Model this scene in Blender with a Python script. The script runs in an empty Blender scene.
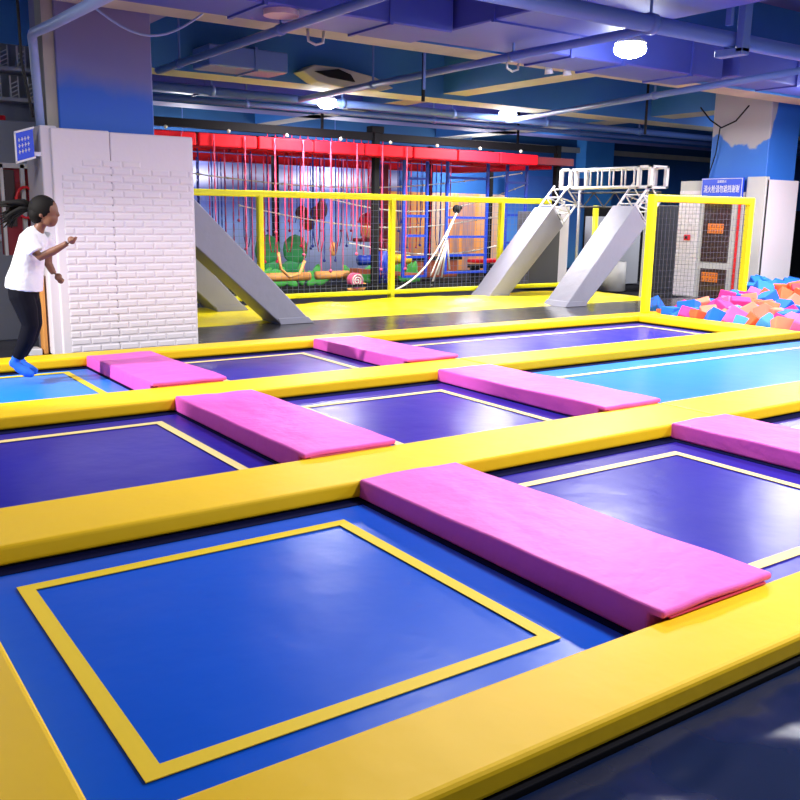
import bpy, bmesh, math, random
from mathutils import Vector, Matrix, noise
random.seed(7)
C = bpy.context.scene.collection
V = Vector
# ------------------------------------------------------------------ materials
def mat(name, col, rough=.5, metal=0, bump=0, bscale=8, vary=0, vscale=2, coat=0, spec=.5, emit=None, estr=0, detail=3):
    m = bpy.data.materials.new(name); m.use_nodes = True
    nt = m.node_tree; b = nt.nodes['Principled BSDF']
    b.inputs['Base Color'].default_value = (*col, 1); b.inputs['Roughness'].default_value = rough
    b.inputs['Metallic'].default_value = metal; b.inputs['Coat Weight'].default_value = coat
    b.inputs['Coat Roughness'].default_value = .15
    b.inputs['Specular IOR Level'].default_value = spec
    if emit: b.inputs['Emission Color'].default_value = (*emit, 1); b.inputs['Emission Strength'].default_value = estr
    if bump or vary:
        g = nt.nodes.new('ShaderNodeNewGeometry')
    if bump:
        n = nt.nodes.new('ShaderNodeTexNoise'); n.inputs['Scale'].default_value = bscale; n.inputs['Detail'].default_value = detail
        nt.links.new(g.outputs['Position'], n.inputs['Vector'])
        bp = nt.nodes.new('ShaderNodeBump'); bp.inputs['Strength'].default_value = bump; bp.inputs['Distance'].default_value = .05
        nt.links.new(n.outputs[0], bp.inputs['Height']); nt.links.new(bp.outputs[0], b.inputs['Normal'])
    if vary:
        n = nt.nodes.new('ShaderNodeTexNoise'); n.inputs['Scale'].default_value = vscale; n.inputs['Detail'].default_value = 4
        nt.links.new(g.outputs['Position'], n.inputs['Vector'])
        mx = nt.nodes.new('ShaderNodeMix'); mx.data_type = 'RGBA'
        mx.inputs[6].default_value = (*[c*(1-vary) for c in col], 1); mx.inputs[7].default_value = (*[min(1, c*(1+vary)) for c in col], 1)
        nt.links.new(n.outputs[0], mx.inputs[0]); nt.links.new(mx.outputs[2], b.inputs['Base Color'])
    return m
def ramp_mat(name, stops, axis=2, lo=0, hi=4, rough=.7, nscale=1.2, namp=.3, stretch=(1, 1, 1)):
    """paint whose colour steps along one world axis with a ragged border"""
    m = bpy.data.materials.new(name); m.use_nodes = True; nt = m.node_tree; b = nt.nodes['Principled BSDF']
    b.inputs['Roughness'].default_value = rough
    g = nt.nodes.new('ShaderNodeNewGeometry'); s = nt.nodes.new('ShaderNodeSeparateXYZ'); nt.links.new(g.outputs['Position'], s.inputs[0])
    mp = nt.nodes.new('ShaderNodeMapping'); mp.inputs['Scale'].default_value = stretch; nt.links.new(g.outputs['Position'], mp.inputs[0])
    n = nt.nodes.new('ShaderNodeTexNoise'); n.inputs['Scale'].default_value = nscale; n.inputs['Detail'].default_value = 5
    nt.links.new(mp.outputs[0], n.inputs['Vector'])
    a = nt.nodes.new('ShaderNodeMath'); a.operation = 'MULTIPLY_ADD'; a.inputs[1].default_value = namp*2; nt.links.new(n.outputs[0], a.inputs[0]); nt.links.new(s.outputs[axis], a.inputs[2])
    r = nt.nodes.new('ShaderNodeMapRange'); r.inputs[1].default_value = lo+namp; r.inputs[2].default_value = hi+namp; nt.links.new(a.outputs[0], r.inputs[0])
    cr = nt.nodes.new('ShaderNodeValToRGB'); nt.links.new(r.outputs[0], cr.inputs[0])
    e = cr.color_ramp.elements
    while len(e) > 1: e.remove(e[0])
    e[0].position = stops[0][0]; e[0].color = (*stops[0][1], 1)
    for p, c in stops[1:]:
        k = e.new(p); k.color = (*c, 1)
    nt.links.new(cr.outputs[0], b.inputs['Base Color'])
    return m
M = dict(
 yellow=mat('yellow_vinyl', (.95, .60, .004), .5, spec=.3, bump=.10, bscale=5, vary=.05, vscale=1.5),
 yfloor=mat('yellow_floor_vinyl', (.93, .76, .0), .3, bump=.35, bscale=4),
 yframe=mat('yellow_powder_coat', (.93, .88, .0), .4),
 ysteel=mat('yellow_post_padding', (.9, .85, .0), .5, bump=.15, bscale=15),
 pink=mat('pink_vinyl', (.82, .12, .58), .5, spec=.3, bump=.22, bscale=7, vary=.04),
 pinkedge=mat('red_piping', (.55, .02, .08), .5),
 blue=mat('blue_trampoline_fabric', (.0, .095, .66), .30, bump=.12, bscale=3, vary=.08, vscale=1.2, spec=.2),
 sky=mat('lit_blue_trampoline_fabric', (.01, .24, .88), .32, bump=.1, bscale=3, vary=.06, spec=.25),  # same blue fabric, with the brighter light put into its colour
 navy=mat('navy_trampoline_fabric', (.020, .018, .34), .30, bump=.15, bscale=2.5, vary=.2, vscale=1.0, spec=.1),
 edge=mat('dark_webbing_and_shade', (.003, .005, .045), .8, spec=.08),  # dark bed edge, with shade under beams and pads put into its colour
 tape=mat('yellow_tape', (.92, .66, .03), .5, spec=.2), ctape=mat('cream_tape', (.95, .74, .30), .5, spec=.2),
 blk=mat('black_mat_vinyl', (.035, .032, .034), .22, bump=.25, bscale=3),
 nvy=mat('dark_navy_floor_vinyl', (.006, .016, .06), .2, bump=.6, bscale=2.2, detail=2),
 trim=mat('black_rubber', (.006, .006, .01), .8, spec=.1),
 wpad=mat('white_padding', (.72, .68, .74), .6, bump=.05, bscale=12),
 gpad=mat('grey_ramp_padding', (.27, .27, .35), .5, bump=.12, bscale=6),
 gwall=mat('grey_wall_padding', (.34, .36, .42), .6), dgrey=mat('dark_grey_panel', (.06, .06, .07), .5),
 steel=mat('white_steel', (.72, .72, .75), .4), gal=mat('silver_steel', (.55, .56, .6), .35, metal=.6),
 black=mat('black_steel', (.006, .006, .008), .7, spec=.2), red=mat('red_padding', (.80, .006, .02), .6, bump=.1, spec=.2),
 dred=mat('dark_red_steel', (.25, .01, .02), .5),
 bsteel=mat('blue_steel', (.01, .05, .5), .4), wood=mat('orange_wood', (.75, .33, .08), .6, vary=.2),
 brown=mat('brown_wood', (.38, .09, .04), .6), green=mat('green_board', (.02, .28, .08), .6, vary=.3, vscale=5),
 lgreen=mat('bright_green_board', (.08, .5, .08), .6, vary=.3, vscale=6), dbrown=mat('dark_brown_board', (.14, .03, .02), .6),
 ropeR=mat('red_rope', (.72, .03, .1), .8), ropeP=mat('pink_rope', (.72, .10, .22), .8), ropeB=mat('blue_rope', (.02, .03, .3), .8), ropeW=mat('white_rope', (.75, .7, .62), .8),
 duct=mat('blue_painted_duct', (.06, .085, .42), .5, vary=.2, vscale=.8), beam=mat('blue_painted_beam', (.03, .16, .46), .6, vary=.3, vscale=.7),
 slab=mat('ceiling_paint', (.17, .17, .42), .7, vary=.4, vscale=.5), cream=mat('cream_plaster', (.42, .40, .34), .75, vary=.35, vscale=1.2),
 pipe=mat('blue_painted_pipe', (.12, .2, .5), .4), pvc=mat('pale_pipe', (.30, .40, .68), .4),
 skin=mat('skin', (.20, .085, .05), .5), shirt=mat('white_cotton', (.80, .80, .84), .8, bump=.3, bscale=14), pants=mat('black_leggings', (.004, .004, .009), .85, spec=.15),
 hair=mat('black_hair', (.004, .003, .003), .75, spec=.2), sock=mat('blue_sock', (.01, .13, .62), .8),
 eye=mat('eye_white', (.7, .7, .7), .3),
 signblue=mat('blue_sign_face', (.015, .07, .72), .4), signwhite=mat('white_lettering', (.85, .85, .9), .5),
 orange=mat('orange_notice', (.85, .22, .01), .5), glass=mat('dark_glass', (.05, .03, .03), .08), redp=mat('red_enamel', (.65, .01, .02), .35),
 stone=mat('pale_stone', (.5, .5, .5), .7), net=mat('grey_net_cord', (.22, .25, .42), .8, spec=.1), netd=mat('dark_net_cord', (.12, .12, .15), .8, spec=.1),
 navypaint=mat('dark_blue_paint', (.01, .035, .16), .6), floor=mat('dark_concrete', (.02, .02, .025), .5, vary=.2),
 lamp=mat('lamp_glow', (1, 1, 1), .5, emit=(1, .98, .95), estr=45), lampbody=mat('lamp_body', (.7, .7, .75), .4), lampoff=mat('unlit_diffuser', (.65, .45, .5), .4),
)
FC = dict(B=mat('blue_foam', (.004, .15, .72), .8), O=mat('orange_foam', (.88, .11, .03), .8), S=mat('salmon_foam', (.88, .24, .14), .8), M=mat('magenta_foam', (.80, .03, .25), .8),
          P=mat('pink_foam', (.88, .14, .42), .8), L=mat('light_blue_foam', (.06, .33, .8), .8), R=mat('red_foam', (.75, .03, .05), .8))
# ------------------------------------------------------------------ mesh helpers
class MB:
    def __init__(s): s.b = bmesh.new()
    def box(s, x0, x1, y0, y1, z0, z1, bev=0, seg=2, rot=None, piv=None):
        r = bmesh.ops.create_cube(s.b, size=1); vs = r['verts']
        for v in vs: v.co = V(((x0+x1)/2+v.co.x*(x1-x0), (y0+y1)/2+v.co.y*(y1-y0), (z0+z1)/2+v.co.z*(z1-z0)))
        if bev:
            es = list({e for v in vs for e in v.link_edges})
            rr = bmesh.ops.bevel(s.b, geom=es, offset=bev, segments=seg, profile=.5, affect='EDGES')
            vs = list({v for f in rr['faces'] for v in f.verts} | {v for v in vs if v.is_valid})
        if rot is not None:
            p = V(piv) if piv is not None else V(((x0+x1)/2, (y0+y1)/2, (z0+z1)/2))
            for v in vs: v.co = p+rot@(v.co-p)
        return s
    def tube(s, pts, r, seg=8, cap=True, flat=1.0):
        pts = [V(p) for p in pts]; rings = []; rs = r if isinstance(r, (list, tuple)) else [r]*len(pts)
        up = None
        for i, p in enumerate(pts):
            t = (pts[min(i+1, len(pts)-1)]-pts[max(i-1, 0)]).normalized()
            if up is None:
                up = V((0, 0, 1)) if abs(t.z) < .9 else V((1, 0, 0))
            a = t.cross(up); a.normalize(); b2 = a.cross(t).normalized(); up = b2
            rings.append([s.b.verts.new(p+(a*math.cos(k*2*math.pi/seg)+b2*math.sin(k*2*math.pi/seg)*flat)*rs[i]) for k in range(seg)])
        for i in range(len(rings)-1):
            for k in range(seg): s.b.faces.new((rings[i][k], rings[i][(k+1) % seg], rings[i+1][(k+1) % seg], rings[i+1][k]))
        if cap and seg > 2:
            s.b.faces.new(rings[0][::-1]); s.b.faces.new(rings[-1])
        return s
    def bar(s, a, b, w, d=None, bev=0):
        """square bar between two points"""
        a, b = V(a), V(b); d = d or w; L = (b-a).length; t = (b-a).normalized()
        up = V((0, 0, 1)) if abs(t.z) < .95 else V((0, 1, 0))
        x = t.cross(up).normalized(); y = x.cross(t)
        R = Matrix((x, t, y)).transposed(); c = (a+b)/2
        return s.box(c.x-w/2, c.x+w/2, c.y-L/2, c.y+L/2, c.z-d/2, c.z+d/2, bev, 1, rot=R)
    def prism(s, poly, ax, c0, c1, bev=0):
        """poly in the two other axes, extruded along ax"""
        def P(a, b, c): return V((c, a, b)) if ax == 0 else (V((a, c, b)) if ax == 1 else V((a, b, c)))
        A = [s.b.verts.new(P(a, b, c0)) for a, b in poly]; B = [s.b.verts.new(P(a, b, c1)) for a, b in poly]
        fs = [s.b.faces.new(A), s.b.faces.new(B[::-1])]; n = len(poly)
        for i in range(n): fs.append(s.b.faces.new((A[i], B[i], B[(i+1) % n], A[(i+1) % n])))
        bmesh.ops.recalc_face_normals(s.b, faces=fs)
        if bev:
            bmesh.ops.bevel(s.b, geom=list({e for f in fs for e in f.edges}), offset=bev, segments=3, profile=.5, affect='EDGES')
        return s
    def ball(s, c, rx, ry=None, rz=None, sub=2, rot=None):
        ry = ry or rx; rz = rz or rx
        vs = bmesh.ops.create_icosphere(s.b, subdivisions=sub, radius=1)['verts']
        for v in vs:
            q = V((v.co.x*rx, v.co.y*ry, v.co.z*rz))
            v.co = V(c)+(rot@q if rot else q)
        return s
    def disc(s, c, r, h, seg=24, ax=2, r2=None):
        c = V(c); d = V([(1, 0, 0), (0, 1, 0), (0, 0, 1)][ax])*h/2
        return s.tube([c-d, c+d], [r, r2 or r], seg)
    def grid(s, x0, x1, y0, y1, nx, ny, f):
        g = [[s.b.verts.new((x0+(x1-x0)*i/nx, y0+(y1-y0)*j/ny, f(x0+(x1-x0)*i/nx, y0+(y1-y0)*j/ny))) for j in range(ny+1)] for i in range(nx+1)]
        for i in range(nx):
            for j in range(ny): s.b.faces.new((g[i][j], g[i+1][j], g[i+1][j+1], g[i][j+1]))
        return s
    def build(s, name, m, parent=None, smooth=False, kind=None, loc=None, post=None):
        if post:
            for v in s.b.verts: v.co = post(v.co)
        bmesh.ops.recalc_face_normals(s.b, faces=s.b.faces[:])
        o0 = V((0, 0, 0)); p = parent
        if p is not None: o0 = wloc(p)
        elif loc is not None: o0 = V(loc)
        elif len(s.b.verts):
            xs = [v.co.x for v in s.b.verts]; ys = [v.co.y for v in s.b.verts]; zs = [v.co.z for v in s.b.verts]
            o0 = V(((min(xs)+max(xs))/2, (min(ys)+max(ys))/2, min(zs)))
        for v in s.b.verts: v.co -= o0
        me = bpy.data.meshes.new(name); s.b.to_mesh(me); s.b.free()
        if m is not None: me.materials.append(M[m] if isinstance(m, str) else m)
        if smooth:
            for f in me.polygons: f.use_smooth = True
        o = bpy.data.objects.new(name, me); C.objects.link(o)
        if parent is not None: o.parent = parent
        else: o.location = o0
        if kind: o['kind'] = kind
        return o
def wloc(o):
    p = V((0, 0, 0))
    while o is not None: p = p+o.location; o = o.parent
    return p
def thing(name, loc, label, cat, group=None):
    o = bpy.data.objects.new(name, None); o.empty_display_size = .1; C.objects.link(o); o.location = loc
    return tag(o, label, cat, group)
def tag(o, label, cat, group=None, kind=None):
    o['label'] = label; o['category'] = cat
    if group: o['group'] = group
    if kind: o['kind'] = kind
    return o
def B(*a, **k): return MB().box(*a, **k)
def struct(name, mb, m): return mb.build(name, m, kind='structure')
def dup(root, loc, label=None, group=None):
    r = root.copy(); C.objects.link(r); r.location = loc
    if label: r['label'] = label
    if group: r['group'] = group
    for ch in list(root.children):
        c = ch.copy(); C.objects.link(c); c.parent = r
        for g in ch.children:
            d = g.copy(); C.objects.link(d); d.parent = c
    return r
_font = {}
def text_mesh(name, s, size, m, parent, mtx, squash=1):
    cu = bpy.data.curves.new(name, 'FONT'); cu.body = s; cu.size = size; cu.align_x = 'CENTER'; cu.align_y = 'CENTER'; cu.extrude = .002
    o = bpy.data.objects.new(name, cu); C.objects.link(o)
    bpy.context.view_layer.update()
    me = bpy.data.meshes.new_from_object(o.evaluated_get(bpy.context.evaluated_depsgraph_get()))
    bpy.data.objects.remove(o)
    me.transform(Matrix.Diagonal((squash, 1, 1, 1))); me.transform(mtx)
    pl = wloc(parent)
    me.transform(Matrix.Translation(-pl)); me.materials.clear(); me.materials.append(M[m])
    ob = bpy.data.objects.new(name, me); C.objects.link(ob); ob.parent = parent
    return ob
# ------------------------------------------------------------------ setting
struct('floor', B(-5, 35, -4, 25, -.35, -.25), 'floor')
struct('ceiling', B(-5, 35, -4, 25, 4.7, 4.85), 'slab')
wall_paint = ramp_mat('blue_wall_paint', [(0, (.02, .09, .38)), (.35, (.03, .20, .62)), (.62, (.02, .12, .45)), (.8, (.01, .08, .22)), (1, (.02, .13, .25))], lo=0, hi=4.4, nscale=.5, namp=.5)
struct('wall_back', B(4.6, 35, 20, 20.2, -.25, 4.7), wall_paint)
struct('trim_7', B(20.3, 21.5, 19.6, 20, -.25, 4.7), mat('bright_blue_paint', (.05, .30, .85), .6, vary=.3, vscale=1))
struct('wall_back_left', B(-5, 4.6, 14, 14.2, -.25, 4.7), 'beam')
struct('wall_divider', B(4.6, 4.8, 14, 20, -.25, 4.7), 'beam')
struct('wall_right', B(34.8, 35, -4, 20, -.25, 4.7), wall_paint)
struct('wall_left', B(-5, -4.8, -4, 14, -.25, 4.7), 'stone')
# raised platform the mats lie on
struct('trim_1', B(-4.8, 16.5, 9.0, 20, -.25, -.03), 'trim')
struct('trim_2', B(-4.8, 34, -4, 1.5, -.25, -.14), 'trim')
# front floor mat : creased vinyl
def crease(x, y):
    n = noise.noise(V((x*2.2+y*.8, y*2.6-x*.5, 0)))*.011+noise.noise(V((x*5, y*6, 3)))*.004
    n += -abs(noise.noise(V((x*1.5+y*1.2, y*2.4-x*1.1, 9))))*.035
    return -.006+n*min(1, max(0, (1.54-y)*5))
mb = MB().grid(.2, 8.5, -1.5, 1.54, 150, 60, crease)
tag(mb.build('floor_mat', 'nvy', smooth=True), 'creased dark navy vinyl floor mat in front of the nearest yellow beam', 'floor mat')
tag(B(-.2, 8.5, 1.545, 1.575, -.03, .012, bev=.004).build('edging_strip', 'trim'), 'thin black edging strip between the navy mat and the nearest yellow beam', 'edging')
# far floor mats
mb = MB().grid(-1, 10.3, 9.05, 11.1, 120, 20, lambda x, y: .0+noise.noise(V((x*.8, y*1.1, 1)))*.006)
tag(mb.build('floor_mat', 'blk', smooth=True), 'shiny black vinyl runway strip beyond the farthest yellow beam', 'floor mat')
mb = MB().grid(10.3, 16.4, 9.2, 11.1, 60, 20, lambda x, y: .0+noise.noise(V((x*.8, y*1.1, 1)))*.004)
tag(mb.build('floor_mat', 'blk', smooth=True), 'dark floor mat behind the yellow goal frame', 'floor mat')
mb = MB().grid(4.0, 13.6, 11.1, 13.15, 110, 26, lambda x, y: .0+(noise.noise(V((x*1.4, y*1.7, 5)))*.035+.02)*min(1, max(0, (y-11.1)*5)))
tag(mb.build('floor_mat', 'yfloor', smooth=True), 'crumpled bright yellow floor covering in front of the yellow railing', 'floor mat')
# ------------------------------------------------------------------ trampolines
def frame_strip(x0, x1, y0, y1, w, z, sides='LRNF'):
    m = MB(); t = .003
    if 'N' in sides: m.box(x0, x1, y0, y0+w, z, z+t)
    if 'F' in sides: m.box(x0, x1, y1-w, y1, z, z+t)
    if 'L' in sides: m.box(x0, x0+w, y0+w, y1-w, z, z+t)
    if 'R' in sides: m.box(x1-w, x1, y0+w, y1-w, z, z+t)
    return m
def tramp(x0, x1, y0, y1, tx0, tx1, ty0, ty1, m, tm, label):
    t = thing('trampoline', ((x0+x1)/2, (y0+y1)/2, -.03), label, 'trampoline', 'trampoline cells')
    B(x0, x1, y0, y1, -.02, 0).build('jumping_bed', m, t)
    frame_strip(x0, x1, y0, y1, .09, .0005).build('edge_webbing_and_shade', 'edge', t)  # dark border that also paints in the shade beside the pads
    frame_strip(tx0, tx1, ty0, ty1, .06, .004).build('boundary_line', tm, t)
    return t
R1, R2, R3 = (1.885, 3.895), (4.405, 6.435), (6.895, 8.735)
tramp(.42, 2.52, *R1, .68, 2.214, 2.127, 3.641, 'blue', 'tape', 'bright blue trampoline with yellow outline, nearest and largest, front left')
tramp(2.98, 5.05, *R1, 3.27, 4.735, 2.127, 3.631, 'navy', 'ctape', 'purple navy trampoline right of the largest pink pad in the front row')
tramp(5.55, 7.9, *R1, 5.80, 7.6, 2.127, 3.631, 'navy', 'ctape', 'navy trampoline just showing at the right edge behind the front row pink pad')
tramp(.42, 2.48, *R2, .68, 2.208, 4.60, 6.158, 'navy', 'ctape', 'dark navy trampoline at the left of the middle row')
tramp(2.98, 4.98, *R2, 3.27, 4.69, 4.60, 6.09, 'navy', 'ctape', 'navy trampoline in the centre of the middle row between two pink pads')
tramp(5.45, 12.6, *R2, 5.78, 12.2, 4.60, 6.03, 'sky', 'ctape', 'long blue trampoline in a brightly lit tone at the right of the middle row')
tramp(.42, 2.48, *R3, .68, 2.192, 7.06, 8.55, 'sky', 'tape', 'blue trampoline in a lit tone under the jumping child, far left')
tramp(2.98, 4.98, *R3, 3.23, 4.66, 7.06, 8.51, 'navy', 'ctape', 'small navy trampoline in the back row between two pink pads')
tramp(5.45, 10.30, *R3, 5.78, 9.99, 7.06, 8.39, 'navy', 'ctape', 'long navy trampoline in the back row beside the foam pit')
# ------------------------------------------------------------------ yellow beams
def wr(amp, s=2.0):
    def f(co):
        n = noise.noise(V((co.x*s, co.y*s, co.z*s)))
        return V((co.x, co.y, co.z+(n*amp if co.z > .05 else 0)))
    return f
def beam(x0, x1, y0, y1, label, seams=(), axis='x', z1=.105, z0=.012, bev=.02):
    t = thing('padded_beam', ((x0+x1)/2, (y0+y1)/2, -.03), label, 'padded beam', 'yellow padded beams')
    mb = MB()
    if axis == 'x':
        cuts = [x0]+list(seams)+[x1]
        for a, b in zip(cuts, cuts[1:]): mb.box(a+.002, b-.002, y0, y1, z0, z1, bev, 3)
    else:
        cuts = [y0]+list(seams)+[y1]
        for a, b in zip(cuts, cuts[1:]): mb.box(x0, x1, a+.002, b-.002, z0, z1, bev, 3)
    mb.build('vinyl_cover', 'yellow', t, post=wr(.002), smooth=False)
    B(x0+.02, x1-.02, y0+.02, y1-.02, -.03, z0+.03).build('support_frame', 'trim', t)
    return t
beam(-1.2, 9.0, 1.56, 1.90, 'nearest yellow padded beam running along the front edge beside the navy mat', z1=.10)
beam(-.12, .50, 1.92, 3.84, 'short yellow padded beam at the lower left corner, left of the bright blue trampoline', axis='y')
beam(-1.2, 9.2, 3.88, 4.42, 'wide yellow padded beam between the front row and middle row of trampolines', seams=(5.52,))
beam(-1.2, 10.74, 6.42, 6.91, 'yellow padded beam between the middle row and back row of trampolines', seams=(5.52,))
beam(-1.2, 13.2, 8.72, 9.04, 'farthest yellow padded beam, beneath the white brick pattern pillar padding', seams=(5.4,))
beam(10.27, 10.74, 6.93, 8.70, 'short yellow padded beam bordering the foam cube pit', axis='y')
# ------------------------------------------------------------------ pink pads
def pink(x0, x1, yn, yf, label, lift=.03):
    t = thing('pink_pad', ((x0+x1)/2, (yn+yf)/2, 0), label, 'crash pad', 'pink pads between the trampolines')
    mb = MB()
    mb.prism([(yn-.05, .112), (yn-.05, .112+lift), (yf+.005, .115), (yf+.03, .006), (yn+.02, .006), (yn+.015, .108)], 0, x0, x1, bev=.012)
    es = [e for e in mb.b.edges if e.calc_length() > .5]
    bmesh.ops.subdivide_edges(mb.b, edges=es, cuts=14, use_grid_fill=True)
    def w(co):
        if co.z > .05:
            n = noise.noise(V((co.x*6, co.y*3, 2)))*.006+noise.noise(V((co.x*2, co.y*1.3, 7)))*.008
            return co+V((n*.5, 0, n))
        return co
    mb.build('vinyl_cover', 'pink', t, post=w)
    MB().tube([(x0+.04, yn-.045, .108), (x1-.04, yn-.045, .108)], .006, 6).build('edge_piping', 'pinkedge', t)
    return t
pink(2.46, 3.11, 1.93, 3.88, 'largest pink pad in the foreground, beside the bright blue trampoline')
pink(5.0, 5.6, 1.93, 3.88, 'pink pad cut off by the right edge of the picture in the front row', lift=.02)
pink(2.41, 3.05, 4.45, 6.42, 'pink pad in the middle row, right of the dark navy trampoline')
pink(4.90, 5.52, 4.45, 6.42, 'pink pad in the middle row, left of the long brightly lit blue trampoline')
pink(2.41, 3.05, 6.95, 8.72, 'pink pad in the back row below the white brick pattern pillar padding')
pink(4.90, 5.52, 6.95, 8.72, 'pink pad farthest away in the back row, left of the long navy trampoline')
# ------------------------------------------------------------------ left pillar with padding
pillar_paint = ramp_mat('pillar_paint_left', [(0, (.015, .12, .58)), (.36, (.02, .12, .58)), (.44, (.17, .18, .42)), (.66, (.25, .22, .38)), (1, (.14, .12, .34))], lo=1.6, hi=4.4, nscale=1.8, namp=.25, rough=.55)
struct('trim_3', B(2.55, 3.53, 9.72, 10.7, -.03, 4.7, bev=.012, seg=1), pillar_paint)
struct('trim_4', B(2.44, 2.55, 9.75, 10.0, 0, 4.7), 'cream')
t = thing('pillar_padding', (3.15, 9.6, 0), 'white brick-pattern padded cladding wrapped around the blue pillar on the left', 'wall padding')
B(2.42, 3.0, 9.58, 9.70, 0, 2.28, bev=.012).build('front_panel', 'wpad', t)
B(3.005, 3.9, 9.58, 9.70, 0, 2.27, bev=.012).build('front_panel', 'wpad', t)
B(2.33, 2.49, 9.62, 10.25, 0, 2.3, bev=.012).build('side_panel', 'wpad', t)
B(3.80, 3.90, 9.70, 10.25, 0, 2.27, bev=.012).build('side_panel', 'wpad', t)
mb = MB(); bw, bh = .205, .076; j = 0; z = .02
while z+bh < 2.05:
    off = 0 if j % 2 else -bw/2; x = 2.50+off
    while x < 3.86:
        a = max(x+.006, 2.50); b = min(x+bw-.006, 3.88)
        if b-a > .03 and not (a > 3.2 and z > 1.9) and not (a < 2.6 and z > 1.8):
            h = .0055
            v = [mb.b.verts.new((X, Y, Z)) for X, Y, Z in ((a, 9.579, z), (b, 9.579, z), (b, 9.579, z+bh-.012), (a, 9.579, z+bh-.012), (a+.012, 9.579-h, z+.012), (b-.012, 9.579-h, z+.012), (b-.012, 9.579-h, z+bh-.024), (a+.012, 9.579-h, z+bh-.024))]
            for f in ((4, 5, 6, 7), (0, 1, 5, 4), (1, 2, 6, 5), (2, 3, 7, 6), (3, 0, 4, 7)): mb.b.faces.new([v[k] for k in f])
        x += bw
    z += bh; j += 1
mb.build('brick_relief', 'wpad', t)
tag(MB().tube([(2.37, 9.75, 2.3), (2.36, 9.75, 2.7), (2.35, 9.75, 3.05), (2.32, 9.65, 3.12), (2.25, 9.3, 3.1), (2.2, 8.5, 3.04), (2.2, 6.0, 2.98), (2.2, 3, 2.98)], .045, 12).build('drain_pipe', 'pvc', smooth=True), 'pale blue pipe running up the pillar and elbowing across the ceiling at the left', 'pipe')
cable = [(1.83, 8, 4.0)]+[(1.83+.06*k/8+.0*k, 8+.1*k, 3.05-.1*k-.004*k*k) for k in range(9)]
tag(MB().tube([(1.80, 8, 4.6), (1.83, 8, 3.05), (1.83, 8, 2.66), (1.86, 8, 2.45), (1.89, 8, 2.22)], .012, 6).build('cable', 'black', smooth=True), 'black cable dangling from the ceiling at the upper left', 'cable')
pts = [(2.62+.09*k, 9.0, 3.42-.30*math.sin(math.pi*k/14)**1.0+.004*k) for k in range(15)]
tag(MB().tube(pts, .012, 6).build('cable', 'pvc', smooth=True), 'pale cable sagging in front of the left pillar near the ceiling', 'cable')
# items left of the pillar
t = thing('fire_hose_cabinet', (2.2, 10.1, .9), 'red fire hose cabinet with grey frame behind the child at the far left', 'fire hose cabinet')
B(2.08, 2.36, 10.3, 10.5, 1.0, 1.92).build('cabinet_body', 'dred', t)
mb = MB()
for a in ((2.06, 2.09, 1.0, 1.94), (2.26, 2.30, 1.0, 1.94)): mb.box(a[0], a[1], 10.25, 10.3, a[2], a[3])
mb.box(2.06, 2.36, 10.25, 10.3, 1.90, 1.95); mb.build('door_frame', 'stone', t)
B(2.09, 2.2, 10.27, 10.3, 1.3, 1.88).build('door_glass', 'glass', t)
MB().tube([(2.29+.10*math.cos(a*.35), 10.22, 1.55+.16*math.sin(a*.35)) for a in range(19)], .016, 6).build('hose_reel', 'redp', t, smooth=True)
t = thing('wall_sign', (2.2, 9.62, 1.9), 'small blue sign board above the red fire hose cabinet at the far left', 'sign')
def LS(a, b): return (2.09+.17*a, 1.93+.055*a+.28*b)
MB().prism([LS(0, 0), LS(1, 0), LS(1, 1), LS(0, 1)], 1, 9.60, 9.63).build('sign_face', 'signblue', t)
mb = MB()
for b in (-.04, .97): mb.prism([LS(-.05, b), LS(1.05, b), LS(1.05, b+.07), LS(-.05, b+.07)], 1, 9.59, 9.605)
mb.prism([LS(-.06, 0), LS(.03, 0), LS(.03, 1), LS(-.06, 1)], 1, 9.59, 9.605)
mb.build('sign_border', 'steel', t)
mb = MB()
for b in (.3, .5, .7):
    for a in (.15, .32, .49, .66): mb.prism([LS(a, b), LS(a+.11, b), LS(a+.11, b+.03), LS(a, b+.03)], 1, 9.592, 9.601).prism([LS(a+.03, b-.05), LS(a+.06, b-.05), LS(a+.06, b+.08), LS(a+.03, b+.08)], 1, 9.592, 9.601)
mb.build('sign_writing', 'signwhite', t)
B(2.2, 2.4, 9.63, 9.66, 2.0, 2.04).build('bracket', 'steel', t)
t = thing('padded_wall_panel', (1.7, 11, 0), 'grey padded wall panels with a white rail behind the child', 'wall panel')
B(.6, 2.62, 11, 11.1, 0, 1.12, bev=.01).build('lower_panel', 'gwall', t)
B(.6, 2.62, 11, 11.1, 1.20, 2.44, bev=.01).build('upper_panel', 'gwall', t)
B(.6, 2.62, 10.97, 11.05, 1.12, 1.20, bev=.01).build('rail', 'steel', t)
tag(B(2.27, 2.31, 9.75, 9.9, 0, .82, bev=.005).build('orange_board', 'wood'), 'narrow orange board standing against the white pillar padding behind the child', 'board')
tag(B(2.12, 2.25, 9.75, 9.95, -.02, .06, bev=.01).build('base_block', 'steel'), 'low white base block at the foot of the pillar padding', 'block')
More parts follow.
